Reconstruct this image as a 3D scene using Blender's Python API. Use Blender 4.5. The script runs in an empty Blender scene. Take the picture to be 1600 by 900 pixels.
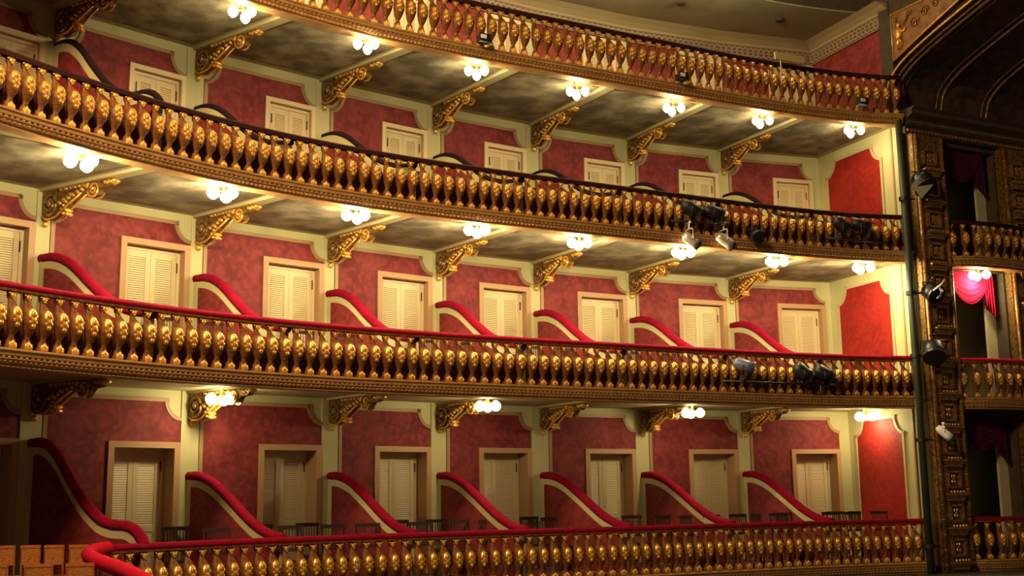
import bpy, math, random
from mathutils import Vector, Matrix
random.seed(7)
SC = bpy.context.scene
COL = SC.collection
V = Vector
# ------------------------------------------------------------------ camera
cam_data = bpy.data.cameras.new('camera'); cam = bpy.data.objects.new('camera', cam_data); COL.objects.link(cam)
cam_data.sensor_width = 36.0; cam_data.lens = 1842.76 * 36 / 1600; cam_data.clip_end = 200
_r = V((0.99990973, 0.00231882, -0.01323475)); _u = V((0.01343635, -0.17256245, 0.98490693)); _f = V((0, 0.98499585, 0.17257803))
cam.matrix_world = Matrix(((_r.x, _u.x, -_f.x, 0), (_r.y, _u.y, -_f.y, 0), (_r.z, _u.z, -_f.z, 0), (0, 0, 0, 1)))
SC.camera = cam
SC.view_settings.view_transform = 'Standard'; SC.view_settings.look = 'None'
SC.view_settings.exposure = 0.0; SC.view_settings.gamma = 1.0; SC.view_settings.use_curve_mapping = False
# ------------------------------------------------------------------ world and the room's large lights
w = bpy.data.worlds.new('world'); SC.world = w; w.use_nodes = True
w.node_tree.nodes['Background'].inputs[0].default_value = (1.0, 0.62, 0.36, 1); w.node_tree.nodes['Background'].inputs[1].default_value = 0.08
def light(name, kind, loc, energy, color, size=1.0, target=None, parent=None):
    ld = bpy.data.lights.new(name, kind); ld.energy = energy; ld.color = color
    if kind == 'AREA': ld.shape = 'DISK'; ld.size = size
    else: ld.shadow_soft_size = size
    o = bpy.data.objects.new(name, ld); COL.objects.link(o); o.location = loc
    if target is not None: o.rotation_euler = (V(target) - V(loc)).to_track_quat('-Z', 'Y').to_euler()
    if parent: o.parent = parent
    return o
# the auditorium's great chandelier, hanging over the stalls out of frame
CH = (-4.0, 7.5, 10.5)
light('chandelier_light', 'AREA', CH, 1900, (1.0, 0.64, 0.30), 3.0, (-3.0, 18.0, 4.5))
LAMP_W = {4: 16, 3: 42, 2: 30, 1: 30}
WARM = (1.0, 0.80, 0.42)

# ------------------------------------------------------------------ materials
MATS = {}
def mat(name, col, rough=.6, metal=0.0, col2=None, scale=6.0, detail=3.0, bump=0.0, emit=None, estr=0.0, spec=None, kind='noise', contrast=(.35, .65), sheen=0):
    m = bpy.data.materials.new(name); m.use_nodes = True; nt = m.node_tree; b = nt.nodes['Principled BSDF']
    b.inputs['Roughness'].default_value = rough; b.inputs['Metallic'].default_value = metal
    b.inputs['Base Color'].default_value = (*col, 1)
    if spec is not None: b.inputs['Specular IOR Level'].default_value = spec
    if sheen: b.inputs['Sheen Weight'].default_value = sheen
    tc = nt.nodes.new('ShaderNodeTexCoord')
    fac = None
    if col2 is not None or bump:
        if kind == 'noise':
            n = nt.nodes.new('ShaderNodeTexNoise'); n.inputs['Scale'].default_value = scale; n.inputs['Detail'].default_value = detail
            fac = n.outputs[0]
        elif kind == 'voronoi':
            n = nt.nodes.new('ShaderNodeTexVoronoi'); n.inputs['Scale'].default_value = scale; fac = n.outputs['Distance']
        nt.links.new(tc.outputs['Object'], n.inputs['Vector'])
    if col2 is not None:
        mr = nt.nodes.new('ShaderNodeMapRange'); mr.inputs[1].default_value = contrast[0]; mr.inputs[2].default_value = contrast[1]
        mx = nt.nodes.new('ShaderNodeMix'); mx.data_type = 'RGBA'
        mx.inputs[6].default_value = (*col, 1); mx.inputs[7].default_value = (*col2, 1)
        nt.links.new(fac, mr.inputs[0]); nt.links.new(mr.outputs[0], mx.inputs[0]); nt.links.new(mx.outputs[2], b.inputs['Base Color'])
    if bump:
        bp = nt.nodes.new('ShaderNodeBump'); bp.inputs['Strength'].default_value = bump; bp.inputs['Distance'].default_value = .02
        nt.links.new(fac, bp.inputs['Height']); nt.links.new(bp.outputs[0], b.inputs['Normal'])
    if emit: b.inputs['Emission Color'].default_value = (*emit, 1); b.inputs['Emission Strength'].default_value = estr
    MATS[name] = m; return m
def damask(name, c1, c2, c3):
    """brocade: blotchy large noise over a small floral voronoi figure"""
    m = mat(name, c1, .75); nt = m.node_tree; b = nt.nodes['Principled BSDF']; N = nt.nodes.new; L = nt.links.new
    tc = N('ShaderNodeTexCoord')
    n0 = N('ShaderNodeTexNoise'); n0.inputs['Scale'].default_value = 2.5; n0.inputs['Detail'].default_value = 2
    L(tc.outputs['Object'], n0.inputs['Vector'])
    va = N('ShaderNodeVectorMath'); va.operation = 'SCALE'; va.inputs['Scale'].default_value = .25
    vb = N('ShaderNodeVectorMath'); vb.operation = 'ADD'
    L(n0.outputs[1], va.inputs[0]); L(va.outputs[0], vb.inputs[0]); L(tc.outputs['Object'], vb.inputs[1])
    v = N('ShaderNodeTexVoronoi'); v.inputs['Scale'].default_value = 9; v.feature = 'SMOOTH_F1'; L(vb.outputs[0], v.inputs['Vector'])
    n1 = N('ShaderNodeTexNoise'); n1.inputs['Scale'].default_value = 14; n1.inputs['Detail'].default_value = 3; L(vb.outputs[0], n1.inputs['Vector'])
    ad = N('ShaderNodeMath'); ad.operation = 'ADD'; L(v.outputs['Distance'], ad.inputs[0]); L(n1.outputs[0], ad.inputs[1])
    mr = N('ShaderNodeMapRange'); mr.inputs[1].default_value = .7; mr.inputs[2].default_value = 1.05; L(ad.outputs[0], mr.inputs[0])
    m1 = N('ShaderNodeMix'); m1.data_type = 'RGBA'; m1.inputs[6].default_value = (*c1, 1); m1.inputs[7].default_value = (*c2, 1); L(mr.outputs[0], m1.inputs[0])
    mr2 = N('ShaderNodeMapRange'); mr2.inputs[1].default_value = .4; mr2.inputs[2].default_value = .7; L(n0.outputs[0], mr2.inputs[0])
    m2 = N('ShaderNodeMix'); m2.data_type = 'RGBA'; m2.inputs[7].default_value = (*c3, 1); L(m1.outputs[2], m2.inputs[6])
    ml = N('ShaderNodeMath'); ml.operation = 'MULTIPLY'; ml.inputs[1].default_value = .45; L(mr2.outputs[0], ml.inputs[0]); L(ml.outputs[0], m2.inputs[0])
    L(m2.outputs[2], b.inputs['Base Color'])
    return m
def frieze_mat(name, c1, c2):
    """running scroll band: interlocking rings in (arc length, height)"""
    m = mat(name, c1, .7); nt = m.node_tree; b = nt.nodes['Principled BSDF']; N = nt.nodes.new; L = nt.links.new
    uv = N('ShaderNodeUVMap')
    sp = N('ShaderNodeSeparateXYZ'); L(uv.outputs[0], sp.inputs[0])
    def M(op, a, b_=None):
        n = N('ShaderNodeMath'); n.operation = op
        for i, x in enumerate((a, b_)):
            if x is None: continue
            if isinstance(x, (int, float)): n.inputs[i].default_value = x
            else: L(x, n.inputs[i])
        return n.outputs[0]
    outs = []
    for ph in (0, .5):
        fx = M('SUBTRACT', M('FRACT', M('ADD', M('MULTIPLY', sp.outputs[0], 3.6), ph)), .5)
        fy = M('MULTIPLY', M('SUBTRACT', sp.outputs[1], .5), .95)
        r = M('SQRT', M('ADD', M('MULTIPLY', fx, fx), M('MULTIPLY', fy, fy)))
        outs.append(M('LESS_THAN', M('ABSOLUTE', M('SUBTRACT', r, .29)), .075)); outs.append(M('LESS_THAN', r, .09))
    e = M('GREATER_THAN', M('ABSOLUTE', M('SUBTRACT', sp.outputs[1], .5)), .43)
    s = e
    for o in outs: s = M('MAXIMUM', s, o)
    mx = N('ShaderNodeMix'); mx.data_type = 'RGBA'; mx.inputs[6].default_value = (*c1, 1); mx.inputs[7].default_value = (*c2, 1)
    L(s, mx.inputs[0]); L(mx.outputs[2], b.inputs['Base Color']); return m
mat('cream_plaster', (.60, .56, .30), .7, col2=(.52, .50, .27), scale=1.5)
mat('cream_trim', (.55, .48, .26), .6)
mat('salmon_trim', (.50, .30, .15), .55)
mat('panel_moulding', (.40, .25, .12), .5)
mat('door_paint', (.74, .61, .36), .5)
mat('reveal_paint', (.45, .27, .15), .6)
damask('red_damask', (.26, .025, .027), (.155, .012, .016), (.33, .055, .055))
damask('crimson_damask', (.36, .010, .005), (.24, .006, .004), (.40, .016, .006))
mat('red_velvet', (.30, .004, .022), .95, col2=(.22, .003, .03), scale=12, spec=.12)
mat('bright_velvet', (.62, .006, .018), .95, col2=(.45, .005, .05), scale=20, spec=.12)
mat('dark_velvet', (.022, .012, .014), .95, spec=.1)
mat('dark_rail', (.035, .010, .010), .7, spec=.2)
mat('gold_leaf', (1.0, .60, .13), .36, .55, col2=(.70, .36, .06), scale=22, bump=.3)
mat('old_gold', (.46, .27, .085), .38, .55, col2=(.22, .12, .04), scale=16, bump=.4)
mat('carved_gilding', (.34, .19, .05), .4, .5, col2=(.10, .06, .025), scale=18, bump=.6)
mat('baluster_bronze', (.26, .105, .026), .55, .15, col2=(.13, .05, .015), scale=16, spec=.3)
mat('fascia_gilt', (.50, .29, .11), .55, .15, col2=(.40, .22, .08), scale=7)
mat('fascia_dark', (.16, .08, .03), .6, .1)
mat('soffit_border', (.42, .36, .20), .7)
mat('soffit_line', (.20, .10, .05), .7)
mat('painted_ceiling', (.14, .115, .07), .8, col2=(.36, .32, .21), scale=2.2, detail=6, contrast=(.42, .68))
mat('gallery_ceiling', (.34, .32, .20), .8, col2=(.28, .27, .17), scale=1.2)
frieze_mat('scroll_frieze', (.10, .05, .03), (.30, .23, .14))
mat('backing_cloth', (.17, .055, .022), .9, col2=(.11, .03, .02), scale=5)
mat('floor_carpet', (.10, .02, .02), .9)
mat('stall_floor', (.05, .055, .03), .7, col2=(.03, .03, .02))
mat('dark_wood', (.03, .015, .011), .5)
mat('cane_wood', (.50, .17, .035), .5, col2=(.34, .11, .025), scale=9)
mat('cane_weave', (.62, .25, .055), .6, col2=(.38, .13, .03), scale=60, contrast=(.4, .6), bump=.4)
mat('black_metal', (.018, .018, .022), .45, .3)
mat('pole_paint', (.022, .030, .020), .6)
mat('silver_metal', (.90, .86, .78), .35, .6)
mat('white_enamel', (.85, .85, .85), .3)
mat('blue_gel', (.12, .14, .25), .3)
mat('brass', (.75, .48, .18), .3, .8)
mat('glass_shade', (1, .95, .8), .4, emit=(1.0, .86, .52), estr=9)
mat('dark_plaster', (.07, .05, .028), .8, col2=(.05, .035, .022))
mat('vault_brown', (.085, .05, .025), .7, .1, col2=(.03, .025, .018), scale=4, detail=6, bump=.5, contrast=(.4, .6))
mat('spandrel_ochre', (.30, .15, .055), .7, col2=(.17, .075, .03), scale=5)
mat('stage_cream', (.62, .58, .36), .7, col2=(.54, .52, .33), scale=2)
mat('navy_drape', (.012, .014, .03), .9)
mat('purple_drape', (.07, .008, .035), .95, spec=.1)
mat('crimson_drape', (.50, .008, .045), .95, spec=.1)
mat('sheet_metal', (.32, .33, .27), .5)

# ------------------------------------------------------------------ mesh builder
class MB:
    def __init__(s): s.v = []; s.f = []; s.m = []; s.uv = None
    def add(s, vs, fs, mi=0):
        b = len(s.v); s.v += [tuple(p) for p in vs]; s.f += [tuple(i + b for i in f) for f in fs]; s.m += [mi] * len(fs)
    def box(s, o, ax, ay, az, mi=0):
        """o corner, ax ay az edge vectors"""
        o, ax, ay, az = map(V, (o, ax, ay, az))
        p = [o, o + ax, o + ax + ay, o + ay, o + az, o + ax + az, o + ax + ay + az, o + ay + az]
        s.add(p, [(0, 3, 2, 1), (4, 5, 6, 7), (0, 1, 5, 4), (1, 2, 6, 5), (2, 3, 7, 6), (3, 0, 4, 7)], mi)
    def cbox(s, c, dx, dy, dz, mi=0): s.box((c[0] - dx / 2, c[1] - dy / 2, c[2] - dz / 2), (dx, 0, 0), (0, dy, 0), (0, 0, dz), mi)
    def rings(s, R, mi=0, caps=True, closed=True):
        n = len(R[0]); b = len(s.v)
        for r in R: s.v += [tuple(p) for p in r]
        k = n if closed else n - 1
        for i in range(len(R) - 1):
            for j in range(k):
                a = b + i * n + j; c = b + i * n + (j + 1) % n
                s.f.append((a, c, c + n, a + n)); s.m.append(mi)
        if caps and closed:
            s.f.append(tuple(b + j for j in reversed(range(n)))); s.m.append(mi)
            e = b + (len(R) - 1) * n; s.f.append(tuple(e + j for j in range(n))); s.m.append(mi)
    def tube(s, pts, rad, n=8, mi=0, flat=1.0, up=V((0, 0, 1))):
        pts = [V(p) for p in pts]; R = []
        for i, p in enumerate(pts):
            t = (pts[min(i + 1, len(pts) - 1)] - pts[max(i - 1, 0)]).normalized()
            a = t.cross(up)
            if a.length < 1e-3: a = t.cross(V((0, 1, 0)))
            a.normalize(); b = a.cross(t).normalized(); r = rad[i] if isinstance(rad, (list, tuple)) else rad
            R.append([p + a * (r * math.cos(q)) + b * (r * flat * math.sin(q)) for q in (2 * math.pi * j / n for j in range(n))])
        s.rings(R, mi)
    def ball(s, c, rx, ry=None, rz=None, n=8, m=5, mi=0, rot=None):
        ry = ry or rx; rz = rz or rx; c = V(c); vs = []
        def P(x, y, z):
            q = V((x * rx, y * ry, z * rz)); return c + (rot @ q if rot else q)
        vs.append(P(0, 0, 1))
        for i in range(1, m):
            a = math.pi * i / m
            for j in range(n):
                b = 2 * math.pi * j / n; vs.append(P(math.sin(a) * math.cos(b), math.sin(a) * math.sin(b), math.cos(a)))
        vs.append(P(0, 0, -1)); fs = [(0, 1 + j, 1 + (j + 1) % n) for j in range(n)]
        for i in range(m - 2):
            for j in range(n): fs.append((1 + i * n + j, 1 + (i + 1) * n + j, 1 + (i + 1) * n + (j + 1) % n, 1 + i * n + (j + 1) % n))
        e = len(vs) - 1; fs += [(e, 1 + (m - 2) * n + (j + 1) % n, 1 + (m - 2) * n + j) for j in range(n)]
        s.add(vs, fs, mi)
    def prism(s, poly, off, mi=0):
        """poly: list of 3-D points (planar), off: extrusion vector"""
        n = len(poly); off = V(off); a = [V(p) for p in poly]
        s.add(a + [p + off for p in a], [tuple(reversed(range(n))), tuple(range(n, 2 * n))] + [(i, (i + 1) % n, n + (i + 1) % n, n + i) for i in range(n)], mi)
    def build(s, name, mats, parent=None, smooth=False, kind=None, matrix=None):
        me = bpy.data.meshes.new(name); me.from_pydata(s.v, [], s.f)
        mats = mats if isinstance(mats, (list, tuple)) else [mats]
        for m in mats: me.materials.append(MATS[m])
        if len(mats) > 1: me.polygons.foreach_set('material_index', s.m)
        if smooth: me.polygons.foreach_set('use_smooth', [True] * len(me.polygons))
        if s.uv:
            ul = me.uv_layers.new(name='UVMap')
            for lp in me.loops: ul.data[lp.index].uv = s.uv[lp.vertex_index]
        me.update()
        import bmesh
        bm = bmesh.new(); bm.from_mesh(me); bmesh.ops.recalc_face_normals(bm, faces=bm.faces); bm.to_mesh(me); bm.free()
        o = bpy.data.objects.new(name, me); COL.objects.link(o)
        if parent: o.parent = parent
        if matrix: o.matrix_world = matrix
        if kind: o['kind'] = kind
        return o
def empty(name, loc=(0, 0, 0), rz=0.0, label=None, cat=None, group=None, kind=None):
    o = bpy.data.objects.new(name, None); COL.objects.link(o); o.location = loc; o.rotation_euler = (0, 0, rz); o.empty_display_size = .2
    tag(o, label, cat, group, kind); return o
def tag(o, label=None, cat=None, group=None, kind=None):
    if label: o['label'] = label
    if cat: o['category'] = cat
    if group: o['group'] = group
    if kind: o['kind'] = kind
    return o
def kids(o, table): return table.get(o, [])
TREE = {}
def reg(root):                                        # remember a prototype's children once, so copies do not search
    for o in SC.objects:
        if o.parent: TREE.setdefault(o.parent.name, [])
    return root
def copy_tree(o, parent=None):
    c = o.copy(); COL.objects.link(c); c.parent = parent
    for ch in list(o.children): copy_tree(ch, c)
    return c

# ------------------------------------------------------------------ plan of the house
FC = [(-7.749, 11.559), (-7.207, 12.778), (-6.666, 13.85), (-6.124, 14.793), (-5.582, 15.621), (-5.04, 16.349), (-4.498, 16.99), (-3.957, 17.557),
      (-3.415, 18.06), (-2.873, 18.51), (-2.331, 18.917), (-1.789, 19.289), (-1.247, 19.634), (-0.706, 19.959), (-0.164, 20.269), (0.378, 20.568),
      (0.92, 20.862), (1.462, 21.152), (2.003, 21.442), (2.545, 21.73), (3.087, 22.019), (3.629, 22.306), (4.171, 22.59), (4.712, 22.869),
      (5.254, 23.138), (5.796, 23.392), (6.338, 23.627), (6.88, 23.836), (7.421, 24.01), (7.963, 24.142), (8.34, 24.2)]
class Path:
    def __init__(s, pts):
        s.p = [V((*p[:2], 0)) for p in pts]; s.c = [0]
        for a, b in zip(s.p, s.p[1:]): s.c.append(s.c[-1] + (b - a).length)
        s.L = s.c[-1]
    def at(s, d):
        d = min(max(d, 0), s.L); i = 0
        while i < len(s.p) - 2 and s.c[i + 1] < d: i += 1
        k = (d - s.c[i]) / (s.c[i + 1] - s.c[i]); p = s.p[i].lerp(s.p[i + 1], k)
        def tg(j): return (s.p[min(j + 1, len(s.p) - 1)] - s.p[max(j - 1, 0)]).normalized()
        t = tg(i).lerp(tg(i + 1), k).normalized()
        return p, t, V((t.y, -t.x, 0))
FRONT = Path(FC)
FRONT1 = Path([(-5.40, 15.88)] + FC[5:])
BW = {1: [(-8.891, 15.719), (-7.219, 17.71), (-5.359, 19.579), (-3.312, 21.34), (-1.451, 22.786), (0.553, 24.12), (2.714, 25.274), (5.044, 26.22), (7.617, 27.001)],
      2: [(-8.894, 15.721), (-7.219, 17.71), (-5.351, 19.585), (-3.372, 21.292), (-1.468, 22.774), (0.473, 24.074), (2.565, 25.207), (4.896, 26.171), (7.357, 26.931)],
      3: [(-8.862, 15.748), (-7.191, 17.74), (-5.433, 19.513), (-3.503, 21.185), (-1.523, 22.735), (0.471, 24.073), (2.626, 25.235), (4.85, 26.156), (7.255, 26.904)]}
BW[4] = BW[3]
DOOR = {1: [(1.429, 2.409), (1.198, 2.459), (1.229, 2.513), (0.919, 2.165), (0.866, 2.141), (1.049, 2.27), (1.137, 2.364), (1.161, 2.42)],
        2: [(1.235, 2.475), (1.211, 2.521), (1.182, 2.502), (0.976, 2.277), (0.949, 2.196), (1.062, 2.253), (1.19, 2.41), (1.134, 2.41)],
        3: [(1.40, 2.43), (1.224, 2.297), (1.303, 2.385), (1.273, 2.331), (1.2, 2.221), (1.254, 2.298), (1.236, 2.277), (1.306, 2.318)]}
DOOR[4] = DOOR[3]
DW = {1: 1.24, 2: 1.24, 3: 1.04, 4: 1.0}
END = (8.36, 24.34)
FP = [(-6.75, 14.35), (-5.02, 16.37), (-3.45, 18.02), (-1.60, 19.41), (0.22, 20.48), (2.07, 21.48), (4.10, 22.55), (6.22, 23.58)]   # front ends of the dividers
FLOOR = {1: -1.43, 2: 1.86, 3: 4.88, 4: 7.86}
CEIL = {1: 1.77, 2: 4.74, 3: 7.72, 4: 10.46}
DTOP = {1: .915, 2: 4.205, 3: 7.155, 4: 9.98}
RAILZ = {1: -0.576, 2: 2.709, 3: 5.683, 4: 8.76}
GROUND = -1.66
TIER = {1: 'lower', 2: 'middle', 3: 'upper', 4: 'gallery'}
TH = .40
# ------------------------------------------------------------------ floors, ceilings
fl = MB(); fl.box((-14, -6, GROUND - .2), (34, 0, 0), (0, 40, 0), (0, 0, .2)); fl.build('floor', 'stall_floor', kind='structure')
def offset_path(path, off, a=0, n=60):
    return [path.at(a + (path.L - a) * i / n)[0] + path.at(a + (path.L - a) * i / n)[2] * off for i in range(n + 1)]
def slab_poly(t, off):
    fr = offset_path(FRONT, off)
    bk = [V((*p, 0)) for p in BW[t]]
    return fr + [V((*END, 0))] + list(reversed(bk))
for t in (1, 2, 3, 4):
    z = FLOOR[t]
    poly = [p + V((0, 0, z - (.1 if t > 1 else .2))) for p in slab_poly(t, -.02)]
    b = MB(); b.prism(poly, (0, 0, .1 if t > 1 else .2)); b.build('floor', 'floor_carpet', kind='structure')
for t in (1, 2, 3):
    z = CEIL[t]; F = FLOOR[t + 1]
    poly = [p + V((0, 0, z)) for p in slab_poly(t, -.03)]
    b = MB(); b.prism(poly, (0, 0, F - .1 - z - .001)); root = b.build('ceiling', 'soffit_border', kind='structure')
    bw = BW[t]
    for k in range(8):
        # painted field of the bay, between two beams
        A, B_ = V((*bw[k], 0)), V((*bw[k + 1], 0))
        C_, D_ = V((*FP[k], 0)), (V((*FP[k + 1], 0)) if k < 7 else V((*END, 0)))
        def Q(u, v):
            a = A.lerp(B_, u); c = C_.lerp(D_, u)
            # bow the front edge out to the curve
            c = c + V((.5, -.86, 0)) * (.14 * math.sin(math.pi * u)); return a.lerp(c, v)
        def ring(m, z_):
            us = [m + (1 - 2 * m) * i / 8 for i in range(9)]
            return [Q(u, m * .9) + V((0, 0, z_)) for u in us] + [Q(u, .93 - m * .9) + V((0, 0, z_)) for u in reversed(us)]
        for m, dz, nm, mt in ((.07, .006, 'ceiling_line', 'soffit_line'), (.085, .010, 'painted_field', 'painted_ceiling')):
            q = MB(); q.prism(ring(m, z - dz), (0, 0, dz + .001)); q.build(nm, mt, root)
        if k:
            d = (C_ - A); n = V((-d.y, d.x, 0)).normalized() * .10; q = MB()
            q.prism([A + n + V((0, 0, z - .05)), A - n + V((0, 0, z - .05)), A + d * .97 - n + V((0, 0, z - .05)), A + d * .97 + n + V((0, 0, z - .05))], (0, 0, .05))
            q.build('ceiling_beam', 'soffit_border', root)
b = MB(); b.prism([p + V((0, 0, CEIL[4])) for p in slab_poly(4, -.72)], (0, 0, .03)); gal_ceil = b.build('ceiling', 'gallery_ceiling', kind='structure')
b = MB(); b.prism([p + V((0, 0, CEIL[4] + .031)) for p in slab_poly(4, -.74)], (0, 0, 2.6)); b.build('wall_above_gallery', 'dark_plaster', kind='structure')
b = MB(); b.box((-14, -6, 13.2), (34, 0, 0), (0, 40, 0), (0, 0, .2)); b.build('ceiling', 'dark_plaster', kind='structure')
# ------------------------------------------------------------------ back walls with doorways, panels, mouldings
def facet(t, k):
    A = V((*BW[t][k], 0)); B_ = V((*BW[t][k + 1], 0)) if k < 8 else V((*END, 0))
    L = (B_ - A).length; d = (B_ - A) / L; n = V((d.y, -d.x, 0)); return A, d, n, L
def door_span(t, k):
    a, b_ = DOOR[t][k]; c = b_ - DW[t] / 2; return c - DW[t] / 2, c + DW[t] / 2
def panel_outline(x0, x1, z0, z1, nx, nz, both, door=None):
    """clockwise outline in (x,z); bitten top corners; door = (xl, ztop) cut from the lower right"""
    pts = [(x0, z0), (x0, z1 - nz)]
    pts += [(x0 + nx * math.sin(a), z1 - nz * math.cos(a)) for a in [math.pi / 2 * i / 8 for i in range(1, 9)]] if both else [(x0, z1)]
    pts += [(x1 - nx * math.cos(a), z1 - nz * math.sin(a)) for a in [math.pi / 2 * i / 8 for i in range(0, 9)]][0:]
    # replace circle centred on the corner: start under the top edge, end at the side
    if door: pts += [(x1, door[1]), (door[0], door[1]), (door[0], z0)]
    else: pts += [(x1, z0)]
    return pts
def bite(x, z, nx, nz, left):
    o = []
    for i in range(9):
        a = math.pi / 2 * i / 8
        o.append((x + nx * math.sin(a), z - nz * math.cos(a)) if left else (x - nx * math.cos(a), z - nz * math.sin(a)))
    return o
def outline(x0, x1, z0, z1, nx, nz, door=None):
    pts = [(x0, z0)] + bite(x0, z1, nx, nz, True) + bite(x1, z1, nx, nz, False)
    if door: pts += [(x1, door[1]), (door[0], door[1]), (door[0], z0)]
    else: pts += [(x1, z0)]
    return pts
def strip(mb, pts, w, P, n, th, z0):
    """moulding of width w running inside an open outline (left side up, over, right side down)"""
    m = len(pts)
    for i in range(m - 1):
        a, b_ = V(pts[i]), V(pts[i + 1]); d = b_ - a
        if d.length < 1e-5: continue
        d.normalize(); r = V((d[1], -d[0])) * w
        q = [a, b_ + d * w * .3, b_ + d * w * .3 + r, a + r]
        mb.prism([P(x, z) + n * z0 for x, z in q], n * th)
PILW = {1: .17, 2: .125, 3: .15, 4: .15}
for t in (1, 2, 3, 4):
    zf, zc = FLOOR[t], CEIL[t]; wall = MB()
    for k in range(8):
        A, d, n, L = facet(t, k); P = lambda x, z, A=A, d=d: A + d * x + V((0, 0, z))
        l, r = door_span(t, k); l += .08; r -= .08; zt = DTOP[t] - .08
        for x0, x1, z0, z1 in ((-.02, l, zf - .09, zc), (r, L + .02, zf - .09, zc), (l, r, zt, zc)):
            wall.box(P(x0, z0) - n * TH, d * (x1 - x0), n * TH, (0, 0, z1 - z0))
    A, d, n, L = facet(t, 8); wall.box(A + V((0, 0, zf - .09)) - n * .2, d * L, n * .2, (0, 0, zc - zf + .09))
    root = wall.build('wall_back', 'cream_plaster' if t < 4 else 'red_damask', kind='structure')
    for k in range(9):
        A, d, n, L = facet(t, k); P = lambda x, z, A=A, d=d: A + d * x + V((0, 0, z))
        if k < 8: l, r = door_span(t, k)
        if t < 4:
            pz = zc - (.14 if t != 3 else .17); nx, nz = (.24, .30) if t != 3 else (.26, .36)
            if k < 8:
                o = outline(PILW[t], r, zf + .01, pz, nx, nz, (l, DTOP[t])); mv = o[:-3]; mtl = 'red_damask'
            else:
                x0, x1 = (.28, L - .60) ; pz = zc - .2; nx, nz = .30, .36
                o = outline(x0, x1, zf + .01, pz, nx, nz); mv = o; mtl = 'crimson_damask'
            q = MB(); q.prism([P(x, z) + n * .001 for x, z in o], n * .012); q.build('wall_panel', mtl, root)
            q = MB(); strip(q, mv, .065, P, n, .03, .002); q.build('panel_moulding', 'panel_moulding' if k < 8 else 'cream_trim', root)
            if k == 8:
                q = MB(); q.box(P(L - .30, zf) + n * .001, d * .05, n * .02, (0, 0, zc - zf)); q.build('pilaster_line', 'panel_moulding', root)
            elif k:
                q = MB(); lw = PILW[t]; rp = L_prev - r_prev
                q.box(P(0, zf) + n * .001, d * (lw - .02), n * .03, (0, 0, zc - zf - .02))
                A0, d0, n0, L0 = facet(t, k - 1); q.box(A0 + d0 * (r_prev + .01) + V((0, 0, zf)) + n0 * .001, d0 * (L0 - r_prev - .01), n0 * .03, (0, 0, zc - zf - .02))
                q.build('pilaster', 'cream_plaster', root)
            if k < 8: L_prev, r_prev = L, r
        else:
            fz = MB(); z0, z1 = 10.00, 10.30
            vs = [P(0, z0) + n * .06, P(L, z0) + n * .06, P(L, z1) + n * .10, P(0, z1) + n * .10, P(0, z0), P(L, z0)]
            fz.add(vs, [(0, 1, 2, 3), (0, 4, 5, 1)]); fz.uv = [(0, 0), (L, 0), (L, 1), (0, 1), (0, 0), (L, 0)]
            fz.build('scroll_frieze', 'scroll_frieze', root)
            q = MB(); q.prism([P(0, 10.30), P(0, 10.30) + n * .11, P(0, 10.33) + n * .13, P(0, 10.40) + n * .26, P(0, 10.458) + n * .42, P(0, 10.458)], d * L); q.build('ceiling_cove', 'soffit_border', root)
            if k and k < 8:
                q = MB(); q.box(P(r + .02, zf) + n * .001, d * .2, n * .03, (0, 0, 2.2)); q.build('pilaster', 'cream_plaster', root)
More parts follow.
